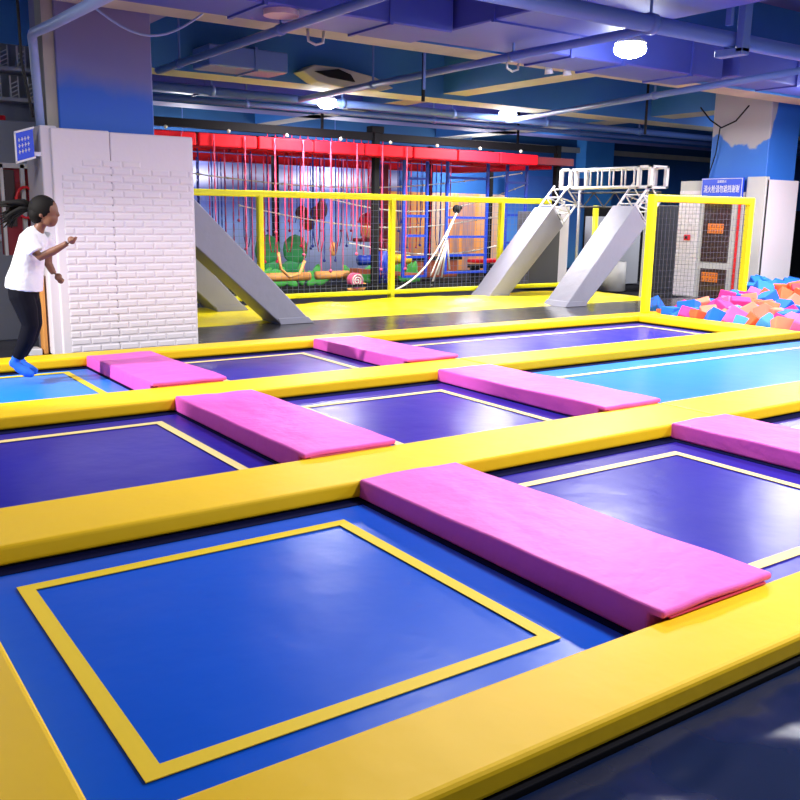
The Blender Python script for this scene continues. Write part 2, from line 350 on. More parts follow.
# stage rack with silver ornaments, top left
t = thing('display_rack', (1.9, 12, 2.3), 'grey rack holding silver truss pieces and red lights at the upper left', 'rack')
B(.5, 3.05, 12.3, 12.4, 2.3, 3.45).build('back_board', 'gwall', t)
for z in (2.42, 2.75, 3.1): B(.5, 3.0, 11.95, 12.3, z, z+.04).build('shelf', 'gwall', t)
for x in (2.35, 2.95): B(x, x+.06, 11.95, 12.3, 2.3, 3.45).build('upright', 'gwall', t)
for k in range(9):
    x = 2.05+.1*k; z = (2.80, 3.15)[k % 2]
    r = thing('lattice_ornament', (x, 12.0, z), 'silver lattice ornament standing on the grey rack at the upper left', 'ornament', 'silver ornaments on the grey rack') if 0 else None
    mb = MB()
    for q in range(4): mb.tube([(x-.04, 12.05, z+.05*q), (x+.05, 12.05, z+.05*q+.05)], .007, 5)
    mb.tube([(x-.04, 12.05, z), (x-.04, 12.05, z+.25)], .012, 5).tube([(x+.05, 12.05, z), (x+.05, 12.05, z+.25)], .008, 5)
    tag(mb.build('lattice_ornament', 'steel'), 'silver lattice ornament standing on the grey rack at the upper left', 'ornament', 'silver ornaments on the grey rack')
for k, x in enumerate((2.22, 2.48)):
    tag(MB().disc((x, 12.05, 2.52), .05, .12, 12).build('red_lamp', 'redp', smooth=True), ('left' if k == 0 else 'right')+' one of the two small red lamps on the lowest shelf of the grey rack', 'lamp', 'red lamps on the grey rack')
tag(MB().tube([(2.36, 12.05, 2.46), (2.38, 12.05, 2.76)], [.07, .005], 12).build('white_cone', 'steel', smooth=True), 'white cone standing on the grey rack between silver ornaments', 'cone')
# ------------------------------------------------------------------ ramps and truss
def ramp(xb, xt, y0, y1, zt, label, wb=.48, trussx=None, zb=0):
    """padded leg from floor (xb) to the top (xt); plane y0..y1"""
    t = thing('inclined_padded_leg', (xb, (y0+y1)/2, 0), label, 'padded frame leg', 'inclined padded legs of the climbing arches')
    s = 1 if xt > xb else -1
    mb = MB().prism([(xb, .0), (xt, zt), (xt+s*.31, zt-.35), (xb+s*wb, .0)], 1, y0, y1, bev=.015)
    mb.build('foam_padding', 'gpad', t)
    mb = MB().prism([(xb-s*.012, .0), (xb+s*.075, .09), (xb+s*(wb+.06), .09), (xb+s*(wb+.02), .0)], 1, y0-.008, y1+.008, bev=.008); mb.build('wrapped_foot', 'gpad', t)
    if trussx is not None:
        mb = MB(); ex = xt+s*.42; ez = zt+.42
        for y in (y0+.06, y1-.06):
            a0 = V((xt+s*.03, y, zt-.04)); a1 = a0+V((s*.42, 0, .45)); b0 = V((xt+s*.32, y, zt-.33)); b1 = b0+V((s*.42, 0, .45))
            mb.tube([a0, a1], .022, 8).tube([b0, b1], .022, 8)
            for k in (.1, .5, .9):
                mb.tube([a0.lerp(a1, k), b0.lerp(b1, k)], .014, 6)
                if k < .9: mb.tube([a0.lerp(a1, k), b0.lerp(b1, k+.4)], .014, 6)
        for k in (.15, .5, .85):
            for dx, dz in ((.03, -.04), (.32, -.33)):
                c = V((xt+s*dx, 0, zt+dz))+V((s*.42, 0, .45))*k
                mb.tube([(c.x, y0+.06, c.z), (c.x, y1-.06, c.z)], .014, 6)
        mb.build('steel_truss', 'steel', t, smooth=True)
    return t
ramp(10.87, 12.45, 10.78, 11.30, 1.70, 'grey padded inclined leg nearest the yellow goal frame, under the white truss', trussx=1)
ramp(10.85, 12.38, 12.74, 13.24, 1.66, 'grey padded inclined leg against the yellow railing, below the far end of the truss', trussx=1)
ramp(6.09, 4.0, 10.85, 11.38, 2.05, 'grey padded inclined leg rising to the left behind the white pillar padding')
ramp(5.99, 4.0, 12.70, 13.22, 2.05, 'second padded leg rising to the left, partly hidden behind the nearer one')
t = thing('white_truss', (12.95, 12, 2.0), 'white steel box truss bridging the tops of the two grey padded legs', 'truss')
mb = MB()
for x in (12.78, 13.2):
    for z in (2.03, 2.36): mb.tube([(x, 10.75, z), (x, 12.95, z)], .022, 8)
mb.build('chord', 'steel', t, smooth=True)
for k in range(1, 7):
    y = 10.85+.29*k; q = [(12.78, y, 2.03), (12.78, y, 2.36), (13.2, y, 2.36), (13.2, y, 2.03), (12.78, y, 2.03)]
    mb = MB()
    for a, b in zip(q, q[1:]): mb.tube([a, b], .017, 6)
    mb.build('lattice_bar', 'steel', t, smooth=True)
for y in (10.78, 12.7):
    mb = MB()
    for x in (12.78, 13.2):
        for yy in (y, y+.25):
            mb.box(x-.03, x+.03, yy-.03, yy+.03, 2.0, 2.39)
    for z in (2.0, 2.36):
        mb.box(12.75, 13.23, y-.03, y+.03, z, z+.03); mb.box(12.75, 13.23, y+.22, y+.28, z, z+.03); mb.box(12.75, 12.81, y, y+.25, z, z+.03); mb.box(13.17, 13.23, y, y+.25, z, z+.03)
    mb.build('corner_block', 'steel', t)
# grey lattice below the truss
t = thing('silver_truss', (13.3, 12, 1.6), 'dull silver lattice truss hanging just under the white truss', 'truss')
mb = MB()
for z in (1.68, 1.95): mb.tube([(13.35, 11.0, z), (13.35, 13.2, z)], .02, 6)
for k in range(8):
    y = 11.0+.27*k; mb.tube([(13.35, y, 1.68 if k % 2 else 1.95), (13.35, y+.27, 1.95 if k % 2 else 1.68)], .013, 5)
mb.build('lattice', 'dgrey', t)
for y in (11.3, 13.0): MB().tube([(13.35, y, -.0), (13.35, y, 2.0)], .03, 8).build('post', 'gal', t)
# ------------------------------------------------------------------ yellow railing with net
def net(x0, x1, y, z0, z1, s, r, m, name, parent=None, axis='x'):
    mb = MB(); n = int((x1-x0)/s); k = int((z1-z0)/s)
    for i in range(n+1):
        x = x0+(x1-x0)*i/n; mb.box(x-r, x+r, y-r, y+r, z0, z1)
    for i in range(k+1):
        z = z0+(z1-z0)*i/k; mb.box(x0, x1, y-r, y+r, z-r, z+r)
    return mb.build(name, m, parent)
t = thing('yellow_railing', (9, 13.35, 0), 'long bright yellow railing fitted with a fine net in front of the rope course', 'railing')
B(4.9, 12.9, 13.30, 13.40, 1.72, 1.82, bev=.02).build('top_rail', 'yframe', t)
B(4.9, 14.2, 13.30, 13.40, .08, .16, bev=.02).build('bottom_rail', 'yframe', t)
for x in (6.53, 9.09, 11.62): B(x-.045, x+.045, 13.29, 13.41, 0, 1.76, bev=.02).build('post', 'ysteel', t)
net(4.9, 12.4, 13.36, .12, 1.76, .105, .0018, 'net', 'netting', t)
tag(MB().tube([(14.25, 13.35, 0), (14.2, 13.35, 1.72)], .06, 10).build('yellow_post', 'ysteel', smooth=True), 'single olive yellow post seen behind the grey padded leg under the truss', 'post')
# ------------------------------------------------------------------ goal
t = thing('goal_frame', (11.85, 8.9, 0), 'yellow padded goal frame with netting standing at the foam pit', 'goal')
B(10.60, 10.71, 8.86, 8.97, .1, 1.76, bev=.02).build('post', 'ysteel', t)
B(12.95, 13.06, 8.86, 8.97, -.1, 1.76, bev=.02).build('post', 'ysteel', t)
B(10.60, 13.06, 8.86, 8.97, 1.72, 1.83, bev=.02).build('crossbar', 'ysteel', t)
net(10.68, 12.98, 8.94, .12, 1.74, .085, .0016, 'netd', 'netting', t)
# ------------------------------------------------------------------ foam pit
def cube_mesh(col, k):
    mb = B(-.5, .5, -.5, .5, -.5, .5, bev=.06, seg=2)
    for v in mb.b.verts: v.co += V((noise.noise(v.co*2+V((k, 0, 0))), noise.noise(v.co*2+V((0, k, 0))), noise.noise(v.co*2+V((0, 0, k)))))*.07
    bmesh.ops.recalc_face_normals(mb.b, faces=mb.b.faces[:])
    me = bpy.data.meshes.new('foam_cube'); mb.b.to_mesh(me); mb.b.free(); me.materials.append(FC[col]); return me
CM = {(c, k): cube_mesh(c, k*3.1+1) for c in FC for k in range(3)}
CN = dict(B='blue', O='orange', S='salmon', M='magenta', P='pink', L='light blue', R='red')
def foam(c, s, x, y, z, k=0):
    o = bpy.data.objects.new('foam_cube', CM[(c, k % 3)]); C.objects.link(o)
    o.location = (x, y, z); o.scale = (s, s, s); o.rotation_euler = [random.uniform(0, 3.1) for _ in range(3)]
    return tag(o, CN[c]+' foam cube lying among the others in the foam pit', 'foam cube', CN[c]+' foam cubes in the pit')
spots = [('B', 1.2, 11.08, 9.1, 0.11), ('O', 0.6, 10.91, 8.8, 0.09), ('B', 1, 10.9, 8.61, 0.09), ('B', 1.2, 11.29, 8.61, 0.13), ('M', 0.9, 10.88, 8.34, 0.09), ('S', 1, 11.68, 8.66, 0.17), ('O', 0.9, 10.88, 8.14, 0.09), ('S', 1, 11.12, 8.13, 0.11), ('B', 1.1, 10.91, 7.87, 0.09), ('M', 1, 11.65, 8.38, 0.16), ('M', 1.2, 11.43, 8.1, 0.14), ('M', 1.1, 12.38, 8.76, 0.24), ('B', 1, 12.5, 8.66, 0.25), ('M', 1.2, 11.89, 8.16, 0.19), ('P', 0.9, 12.01, 8.46, 0.2), ('L', 0.9, 11.46, 7.97, 0.15), ('P', 1.2, 11.05, 7.67, 0.1), ('L', 0.9, 10.86, 7.4, 0.09), ('O', 1, 12.04, 8.08, 0.2), ('S', 1.2, 11.35, 7.64, 0.13), ('O', 1, 10.9, 7.24, 0.09), ('S', 1, 11.99, 7.85, 0.2), ('P', 1, 12.76, 8.49, 0.28), ('S', 1, 12.33, 8.3, 0.23), ('B', 1.1, 13.81, 9.17, 0.38), ('B', 1.1, 13.94, 9.18, 0.39), ('B', 1.1, 13.29, 8.98, 0.33), ('B', 1.2, 13.54, 8.8, 0.33), ('B', 1.2, 13.17, 8.66, 0.32), ('B', 1.2, 12.46, 8.09, 0.25), ('B', 0.8, 11.68, 7.71, 0.17), ('L', 1, 10.94, 7.06, 0.09), ('S', 1.2, 11.4, 7.43, 0.14), ('M', 0.9, 11.07, 6.99, 0.11), ('S', 1.1, 11.49, 7.3, 0.15), ('B', 1.2, 11.94, 7.47, 0.19), ('B', 1.1, 11.45, 7.09, 0.14), ('O', 1.1, 13.43, 8.54, 0.34), ('O', 1.2, 13.61, 8.37, 0.34), ('O', 1.2, 12.74, 7.99, 0.27), ('R', 1.1, 13.47, 8.17, 0.35), ('O', 1.2, 12.9, 7.79, 0.29), ('S', 1.1, 12.36, 7.58, 0.24), ('B', 1, 11.91, 7.22, 0.19), ('P', 1, 11.23, 6.89, 0.12), ('S', 1.1, 10.87, 6.8, 0.09), ('P', 1.2, 10.96, 6.56, 0.1), ('O', 1.1, 12.59, 8.16, 0.27), ('S', 1, 12.0, 7.67, 0.2), ('O', 1, 11.76, 7.59, 0.18), ('M', 0.9, 11.66, 7.17, 0.17), ('M', 1, 12.61, 8.56, 0.26), ('L', 0.9, 11.06, 8.36, 0.11), ('S', 0.9, 11.07, 7.91, 0.11)]
for k, (c, s, x, y, z) in enumerate(spots): foam(c, s*.235, x, y, z, k)
placed = [(a[2], a[3]) for a in spots]
tries = 0; n = 0
for x, y, c in ((10.88, 8.45, 'B'), (11.25, 8.4, 'S'), (11.0, 8.25, 'B'), (11.6, 8.0, 'O'), (11.5, 8.85, 'M'), (11.9, 8.75, 'B'), (12.2, 8.6, 'P'), (11.2, 7.9, 'S'), (11.9, 8.5, 'O')): foam(c, .22, x, y, .03+.1*(x-10.8), 1); placed.append((x, y))
while n < 150 and tries < 6000:
    tries += 1; x = random.uniform(10.9, 15.0); y = random.uniform(5.6, 8.75 if x < 13.2 else 9.3)
    if any((x-a)**2+(y-b)**2 < .19**2 for a, b in placed): continue
    placed.append((x, y)); n += 1
    z = -.06+.1*(x-10.8)
    if x > 13 and y > 7.6: c = random.choice('OOORSO') if y < 8.9 else random.choice('BBBO')
    else: c = random.choice('SSPPMMOLBB')
    foam(c, .235, x, y, max(z, -.08), n)
struct('trim_5', MB().prism([(10.76, -.25), (10.76, -.2), (14.7, .12), (16, .12), (16, -.25)], 1, 5, 9.9), 'trim')
o = MB().box(-.1, .1, -.1, .1, -.1, .1, bev=.012).build('foam_block', FC['B'], loc=(0, 0, 0)); o.location = (7.36, 4.26, .21); o.rotation_euler = (0, 0, .5)
tag(o, 'blue foam block left on the yellow beam at the right edge', 'foam block')
# ------------------------------------------------------------------ right pillar
pillar2 = ramp_mat('pillar_paint_right', [(0, (.02, .15, .62)), (.46, (.03, .17, .66)), (.5, (.04, .19, .68)), (.52, (.42, .42, .46)), (1, (.45, .42, .48))], axis=2, lo=1.6, hi=4.2, nscale=1.6, namp=.5, rough=.6)
pn = pillar2.node_tree; pg = [n for n in pn.nodes if n.type == 'SEPXYZ'][0]; pa = [n for n in pn.nodes if n.type == 'MATH'][0]
pm = pn.nodes.new('ShaderNodeMath'); pm.operation = 'MULTIPLY_ADD'; pm.inputs[1].default_value = -4; pn.links.new(pg.outputs[0], pm.inputs[0])
pm.inputs[2].default_value = 14.97*4; pc = pn.nodes.new('ShaderNodeMath'); pc.operation = 'MINIMUM'; pc.inputs[1].default_value = 0; pn.links.new(pm.outputs[0], pc.inputs[0])
pd = pn.nodes.new('ShaderNodeMath'); pd.operation = 'ADD'; pn.links.new(pg.outputs[2], pd.inputs[0]); pn.links.new(pc.outputs[0], pd.inputs[1]); pn.links.new(pd.outputs[0], pa.inputs[2])
struct('trim_6', B(14.95, 15.85, 9.98, 11.2, -.25, 4.7, bev=.012, seg=1), pillar2)
t = thing('pillar_padding', (15.2, 10.1, -.03), 'pale padded cladding around the peeling blue pillar on the right', 'wall padding')
B(14.86, 15.85, 9.88, 9.96, -.03, 2.2, bev=.01).build('front_panel', 'wpad', t)
B(14.84, 14.93, 9.88, 10.28, -.03, 2.25, bev=.01).build('side_panel', 'stone', t)
B(14.84, 14.93, 11.25, 11.75, -.03, 2.2, bev=.01).build('side_panel', 'stone', t)
mb = MB(); j = 0; z = 0.0
while z < 2.0:
    y = 11.26-(.1 if j % 2 else 0)
    while y < 11.73:
        a, b = max(y+.005, 11.26), min(y+.195, 11.74)
        if b-a > .03: mb.box(14.828, 14.842, a, b, z, z+.065)
        y += .2
    z += .075; j += 1
mb.build('brick_relief', 'wpad', t)
t = thing('hydrant_cabinet', (14.9, 10.8, 0), 'tall grey cabinet with dark glass doors and orange notices inside the goal view', 'fire cabinet')
B(14.86, 14.94, 10.3, 11.24, -.03, 1.98).build('cabinet_body', 'stone', t)
B(14.845, 14.86, 10.56, 11.16, .68, 1.80).build('upper_door_glass', 'glass', t)
B(14.845, 14.86, 10.56, 11.14, -.0, .55).build('lower_door_glass', 'glass', t)
def notice(y0, y1, z0, z1, m, parent, rows=2):
    p = B(14.835, 14.845, y0, y1, z0, z1).build('orange_notice', 'orange', parent)
    mb = MB(); zz = (z1-z0)/rows
    for r in range(rows):
        n = 6; w = (y1-y0)/n
        for k in range(n):
            a = y0+w*k+w*.18
            mb.box(14.830, 14.834, a, a+w*.6, z0+zz*r+zz*.22, z0+zz*r+zz*.32); mb.box(14.830, 14.834, a+w*.22, a+w*.34, z0+zz*r+zz*.2, z0+zz*r+zz*.8)
            if (k+r) % 2: mb.box(14.830, 14.834, a, a+w*.6, z0+zz*r+zz*.6, z0+zz*r+zz*.7)
    mb.build('notice_writing', 'dbrown', p)
notice(10.70, 11.04, 1.22, 1.40, 'orange', t); notice(10.74, 11.10, .30, .48, 'orange', t)
B(14.83, 14.845, 10.36, 10.41, -.0, 1.8).build('red_pipe', 'redp', t)
t = thing('blue_sign', (14.8, 10.85, 2.0), 'blue sign with white characters mounted above the hydrant cabinet on the right', 'sign')
B(14.78, 14.82, 10.32, 11.22, 1.86, 2.24).build('sign_board', 'signblue', t)
mtx = Matrix.Translation((14.776, 10.77, 2.03)) @ Matrix(((0, 0, -1, 0), (-1, 0, 0, 0), (0, 1, 0, 0), (0, 0, 0, 1)))
text_mesh('sign_writing', '\u6d88\u706b\u6813\u8bf7\u52ff\u906e\u6321\u8c22\u8c22', .15, 'signwhite', t, mtx, .58)
mtx = Matrix.Translation((14.776, 10.77, 2.17)) @ Matrix(((0, 0, -1, 0), (-1, 0, 0, 0), (0, 1, 0, 0), (0, 0, 0, 1)))
text_mesh('sign_heading', '\u6e29\u99a8\u63d0\u793a', .05, 'signwhite', t, mtx)
mb = MB()
for z in (1.87, 2.222): mb.box(14.774, 14.779, 10.33, 11.21, z, z+.008)
for y in (10.33, 11.202): mb.box(14.774, 14.779, y, y+.008, 1.87, 2.23)
mb.build('sign_border', 'signwhite', t)
t = thing('wall_box', (14.8, 11.5, 1.1), 'small red alarm box on the brick-pattern cladding left of the hydrant cabinet', 'alarm box')
B(14.78, 14.83, 11.42, 11.54, 1.07, 1.18, bev=.01).build('box_body', 'redp', t); B(14.775, 14.782, 11.45, 11.51, 1.1, 1.15).build('button', 'black', t)
tag(B(16.2, 34, 15.5, 15.6, -.1, 1.75).build('dark_partition', 'black'), 'dark partition beyond the pillar at the right edge', 'partition')
# black cabinets and bollard behind the truss
t = thing('black_cabinet', (12.4, 13.9, 0), 'black cabinet with a white panel standing under the truss', 'cabinet')
B(12.85, 13.75, 13.9, 14.25, 0, 1.58, bev=.01).build('body', 'dgrey', t); B(12.95, 13.18, 13.88, 13.9, 1.05, 1.58).build('white_panel', 'steel', t)
tag(B(14.9, 16.4, 14.0, 14.3, 0, 1.5, bev=.01).build('grey_screen', 'gwall'), 'grey screen seen through the opening under the truss', 'screen')
tag(B(15.1, 16.8, 12.6, 12.7, -.03, 1.75, bev=.01).build('black_screen', 'dgrey'), 'tall black screen left of the goal frame', 'screen')
tag(MB().disc((14.4, 13.0, .29), .3, .6, 24).build('round_bollard', 'stone', smooth=True), 'round pale grey pillar stub behind the grey padded leg', 'bollard')
tag(B(13.75, 14.1, 14.0, 14.1, 0, 1.7).build('brick_panel', 'wpad'), 'narrow white brick-pattern panel right of the black cabinet', 'panel')
# ------------------------------------------------------------------ rope course
mural = ramp_mat('sky_mural', [(0, (.25, .32, .62)), (.25, (.50, .62, .95)), (.45, (.26, .42, .88)), (.60, (.08, .12, .42)), (.72, (.10, .13, .35)), (.80, (.6, .65, .9)), (.88, (.12, .14, .38)), (1, (.1, .12, .3))], lo=-.2, hi=2.9, nscale=.6, namp=.18)
mural2 = ramp_mat('canyon_mural', [(0, (.75, .30, .10)), (.2, (.95, .36, .05)), (.32, (.45, .22, .14)), (.45, (.95, .36, .05)), (.55, (.6, .5, .45)), (.65, (.95, .34, .05)), (.76, (.35, .2, .2)), (.85, (.9, .33, .05)), (1, (.6, .4, .3))], axis=0, lo=12.4, hi=16.6, nscale=1.5, namp=1.1, stretch=(2.6, 1, .3))
mural3 = ramp_mat('ocean_mural', [(0, (.10, .35, .75)), (.4, (.06, .22, .65)), (.7, (.03, .12, .45)), (1, (.02, .06, .3))], lo=0, hi=2.8, nscale=1.5, namp=.4)
t = thing('mural_wall', (8, 19.8, -.03), 'blue and white sky mural wall behind the hanging ropes', 'mural'); B(5, 13.6, 19.7, 19.8, -.03, 2.75).build('printed_panel', mural, t)
t = thing('mural_wall', (15, 19.6, -.03), 'orange canyon mural wall behind the blue ladders', 'mural'); B(13.1, 17.1, 19.5, 19.6, -.03, 2.05).build('printed_panel', mural2, t)
t = thing('mural_wall', (18.5, 19.6, -.03), 'blue ocean mural wall behind the right end of the rope course', 'mural'); B(17.15, 20.2, 19.5, 19.6, -.03, 2.6).build('printed_panel', mural3, t)
def redbeam(x0, x1, y0, y1, z0, z1, step, label):
    t = thing('red_overhead_beam', ((x0+x1)/2, (y0+y1)/2, z0), label, 'overhead beam', 'red overhead beams of the rope course')
    n = int((x1-x0)/step)
    for k in range(n):
        a = x0+step*k
        B(a+.02, a+step-.02, y0, y1, z0, z1, bev=.02).build('red_pad_segment', 'red', t)
        MB().ball((a+step/2, y0-.02, z1+.05), .035, sub=1).build('hook', 'ropeW', t)
    B(x0, x1, y0+.05, y1-.05, z0+.03, z1-.03).build('steel_core', 'dred', t)
    return t
redbeam(4.9, 14.7, 14.5, 14.9, 2.54, 2.75, 1.09, 'nearest red padded beam above the yellow railing, running to its right end')
redbeam(5.0, 14.6, 18.3, 18.6, 2.52, 2.68, 1.2, 'farthest red padded beam in front of the mural wall')
redbeam(5.0, 14.5, 16.3, 16.6, 2.58, 2.70, 1.18, 'middle red padded beam above the hanging ropes')
for x, l in ((5.6, 'left'), (14.3, 'right')):
    t = thing('red_overhead_beam', (x, 16.6, 2.5), 'red cross beam joining the red beams at the '+l+' end of the rope course', 'overhead beam', 'red overhead beams of the rope course'); B(x-.15, x+.15, 14.95, 18.25, 2.5, 2.64, bev=.02).build('red_pad_segment', 'red', t)
t = thing('black_steel_frame', (9.5, 15.5, 0), 'black steel frame with tall posts carrying the rope course', 'frame')
B(4.9, 14.7, 14.95, 15.1, 2.86, 3.0).build('overhead_girder', 'black', t)
B(4.9, 14.9, 17.3, 17.45, 2.86, 3.0).build('overhead_girder', 'black', t)
for x, y in ((9.80, 14.98), (14.62, 14.98), (5.2, 14.98), (8.85, 17.35), (12.85, 17.35), (14.7, 17.35)): B(x-.06, x+.06, y-.06, y+.06, 0, 3.02, bev=.005, seg=1).build('post', 'black', t)
for x, y in ((8.6, 14.95), (13.4, 14.95)): B(x-.02, x+.02, y-.02, y+.02, 3.0, 4.7).build('ceiling_rod', 'black', t)
B(9.66, 9.94, 14.9, 15.1, 3.0, 3.12, bev=.01).build('joint_bracket', 'black', t)
B(4.9, 14.8, 14.3, 14.36, .13, .19).build('lower_rail', 'black', t); B(4.9, 14.8, 17.3, 17.36, .1, .16).build('lower_rail', 'black', t)
tag(B(11.65, 11.95, 17.7, 17.95, 0, 2.6, bev=.02).build('red_column', 'dred'), 'dark red column left of the first blue ladder', 'column')
def ladder(x0, x1, y, z0, z1, rungs, label):
    t = thing('blue_ladder', ((x0+x1)/2, y, z0), label, 'ladder', 'blue hanging ladders')
    for x in (x0, x1): B(x-.03, x+.03, y-.03, y+.03, z0, z1, bev=.008, seg=1).build('side_rail', 'bsteel', t)
    for z in rungs: B(x0, x1, y-.02, y+.02, z-.025, z+.025).build('rung', 'bsteel', t)
ladder(10.70, 11.28, 15.3, .2, 2.55, (.22, .62, 1.05, 1.45, 2.2), 'narrow blue ladder frame right of the black post')
ladder(11.80, 12.90, 15.3, .24, 2.6, (.28, .64, 1.03, 1.43, 2.25), 'wide blue ladder frame in front of the orange mural')
ladder(13.45, 14.02, 15.3, .5, 2.6, (.9, 1.5, 2.2), 'blue ladder frame farthest right, next to the white truss')
# ropes
rr = random.Random(3)
ropemesh = {}
def rope(x, y, zt, L, c, kind):
    key = (c, round(L, 1), kind)
    if key not in ropemesh:
        mb = MB(); n = 12; w = .008
        if kind == 'twist':
            for ph in (0, math.pi): mb.tube([(w*math.cos(ph+i*1.1), w*math.sin(ph+i*1.1), -L*i/22) for i in range(23)], .007, 5)
            mb.ball((0, 0, -L), .035, sub=1)
        else:
            mb.tube([(-.08, 0, 0), (-.07, 0, -L*.9), (-.03, 0, -L), (.03, 0, -L), (.07, 0, -L*.9), (.08, 0, 0)], .010, 5)
        me = mb.build('rope', {'red': 'ropeR', 'pink': 'ropeP', 'navy': 'ropeB'}[c], loc=(0, 0, 0), smooth=True); ropemesh[key] = me.data; o = me
    else:
        o = bpy.data.objects.new('rope', ropemesh[key]); C.objects.link(o)
    o.location = (x, y, zt)
    tag(o, c+(' looped' if kind != 'twist' else '')+' rope hanging from the red beams behind the yellow railing', 'rope', c+(' looped' if kind != 'twist' else '')+' ropes of the rope course')
for k in range(9): rope(5.7+.56*k, 14.47, 2.74, rr.choice((1.6, 2.0, 2.3)), 'pink', 'twist')
for k in range(26): rope(5.9+.27*k, 16.28, 2.62, rr.choice((1.3, 1.8, 2.1)), rr.choice(('red', 'pink', 'red', 'navy')), 'twist')
for k in range(26): rope(6.7+.27*k, 18.28, 2.58, rr.choice((1.5, 1.9)), rr.choice(('red', 'navy')), 'twist')
for k in range(14): rope(6.0+.55*k, 17.37, 2.87, rr.choice((1.6, 2.1)), 'navy', 'loop')
for k in range(8): rope(7.6+.33*k, 15.02, 2.87, rr.choice((1.9, 2.1)), 'red', 'loop')
def sag(a, b, d, n=14): 
    a, b = V(a), V(b); return [a.lerp(b, i/n)-V((0, 0, d*math.sin(math.pi*i/n))) for i in range(n+1)]
for k, (a, b, d) in enumerate((((5.5, 16, 2.25), (14.5, 16, 2.45), .35), ((8.6, 15.8, 1.9), (14.5, 15.8, 2.2), .5), ((7.5, 16.2, 1.6), (14.2, 16.2, 1.5), .35), ((9.6, 15.6, .9), (14.3, 15.6, 1.0), .3))):
    mb = MB().tube(sag(a, b, d), .012, 5)
    for p in sag(a, b, d, 16): mb.ball(p, .028, sub=1)
    tag(mb.build('string_lights', 'ropeW'), ('highest', 'second highest', 'third', 'lowest')[k]+' sagging pale cord with small white knots across the rope course', 'cord', 'sagging pale cords')
# white tied ropes + ball
tag(MB().ball((11.52, 14.6, 1.60), .09, sub=2).ball((11.61, 14.6, 1.63), .05, sub=1).build('black_ball', 'black', smooth=True), 'black ball tied to white ropes before the orange mural', 'ball')
mb = MB().tube(sag((11.48, 14.55, 1.52), (9.35, 13.6, .12), .28), .018, 6).tube(sag((11.48, 14.55, 1.52), (10.75, 14.4, .3), -.0), .014, 6)
for x, z in ((11.1, .25), (10.85, .1), (11.3, .4), (11.0, .3)): mb.tube([(11.22, 14.5, .98), (x, 14.5, z)], [.014, .02], 6)
tag(mb.build('white_rope', 'ropeW', smooth=True), 'white rope bundle running down from the black ball to the yellow railing', 'rope')
# logs, planks and decorations
def logb(x0, x1, y, z, r, m, label, name='swing_log', grp=None):
    t = thing(name, ((x0+x1)/2, y, z), label, 'log', grp)
    MB().tube([(x0, y, z), (x1, y, z)], r, 12).build('log_body', m, t, smooth=True)
    for x in (x0+.12, x1-.12): MB().tube([(x, y, z+r), (x, y, 2.55)], .010, 5).build('hanging_rope', 'ropeP', t)
logb(7.5, 8.85, 15.9, .24, .085, 'wood', 'orange swing log hanging nearest the left yellow railing post')
logb(9.0, 9.75, 15.9, .25, .085, 'wood', 'orange swing log hanging left of the snail')
tag(MB().prism([(9.7, .30), (11.2, .20), (11.2, .27), (9.7, .40)], 1, 15.4, 15.75).build('brown_plank', 'brown'), 'brown tilted plank bridge left of the blue ladders', 'plank')
logb(10.2, 10.6, 16.2, .52, .11, 'bsteel', 'blue log hanging beside the black post')
tag(MB().tube([(10.9, 16.2, .55), (11.5, 16.2, .52)], .1, 12).build('yellow_roller', 'yellow', smooth=True), 'yellow roller right of the blue log', 'roller')
def lobes(c, pts, m, name, label, th=.04):
    mb = MB()
    for dx, dz, rx, rz in pts: mb.ball((c[0]+dx, c[1], c[2]+dz), rx, th, rz, sub=2)
    return tag(mb.build(name, m, smooth=True), label, 'decoration')
lobes((8.75, 16.9, .62), [(-.32, .1, .3, .32), (.32, .1, .3, .32), (-.2, -.3, .25, .2), (.22, -.3, .25, .2)], 'green', 'green_butterfly', 'large green butterfly-shaped board behind the swing logs')
lobes((9.35, 16.8, 1.4), [(-.17, .08, .16, .15), (.17, .08, .16, .15), (-.02, -.15, .15, .14), (.3, .15, .14, .2)], 'dbrown', 'brown_clover', 'dark brown clover-shaped board hanging above the green butterfly')
lobes((9.7, 16.4, .75), [(0, 0, .1, .15)], 'wood', 'gold_ornament', 'small gold oval ornament hanging right of the green butterfly')
rp = random.Random(5)
for k, (x, w) in enumerate(((8.3, .5), (9.3, .6), (11.9, .5), (10.6, .5))):
    t = thing('leaf_bush', (x, 16.7, 0), ('leftmost', 'second', 'rightmost', 'third')[k]+' low green leaf bush standing under the hanging logs', 'bush', 'leaf bushes')
    for i in range(6):
        a = rp.uniform(-1.2, 1.2); mb = MB().ball((0, 0, .22), .1, .03, .24, sub=2, rot=None)
        R = Matrix.Rotation(a, 3, 'Y')
        mb.build('leaf', 'lgreen', t, smooth=True, post=lambda co, R=R, x=x, w=w, i=i: V((x+(i-2.5)*w/5, 16.7, .0))+R@co)
t = thing('snail_figure', (9.3, 14.9, 0), 'red and white spiral snail decoration behind the yellow railing', 'decoration')
MB().disc((9.30, 14.9, .21), .15, .14, 24, ax=1).build('shell', 'ropeP', t, smooth=False)
MB().tube([(9.30+(.13-.13*i/40)*math.cos(i*.42), 14.82, .21+(.13-.13*i/40)*math.sin(i*.42)) for i in range(38)], .012, 6).build('spiral', 'ropeW', t, smooth=True)
MB().tube([(9.14, 14.9, .04), (9.48, 14.9, .04), (9.54, 14.9, .14)], [.04, .04, .05], 8).build('body', 'wood', t, smooth=True)
t = thing('mushroom_figure', (10.9, 16.9, .8), 'red roofed figure on a bracket right of the black post', 'decoration')
MB().ball((10.85, 16.9, 1.35), .2, .15, .16).build('red_cap', 'redp', t, smooth=True); MB().ball((10.8, 16.85, 1.1), .15, .12, .17).build('figure_body', 'wood', t, smooth=True)
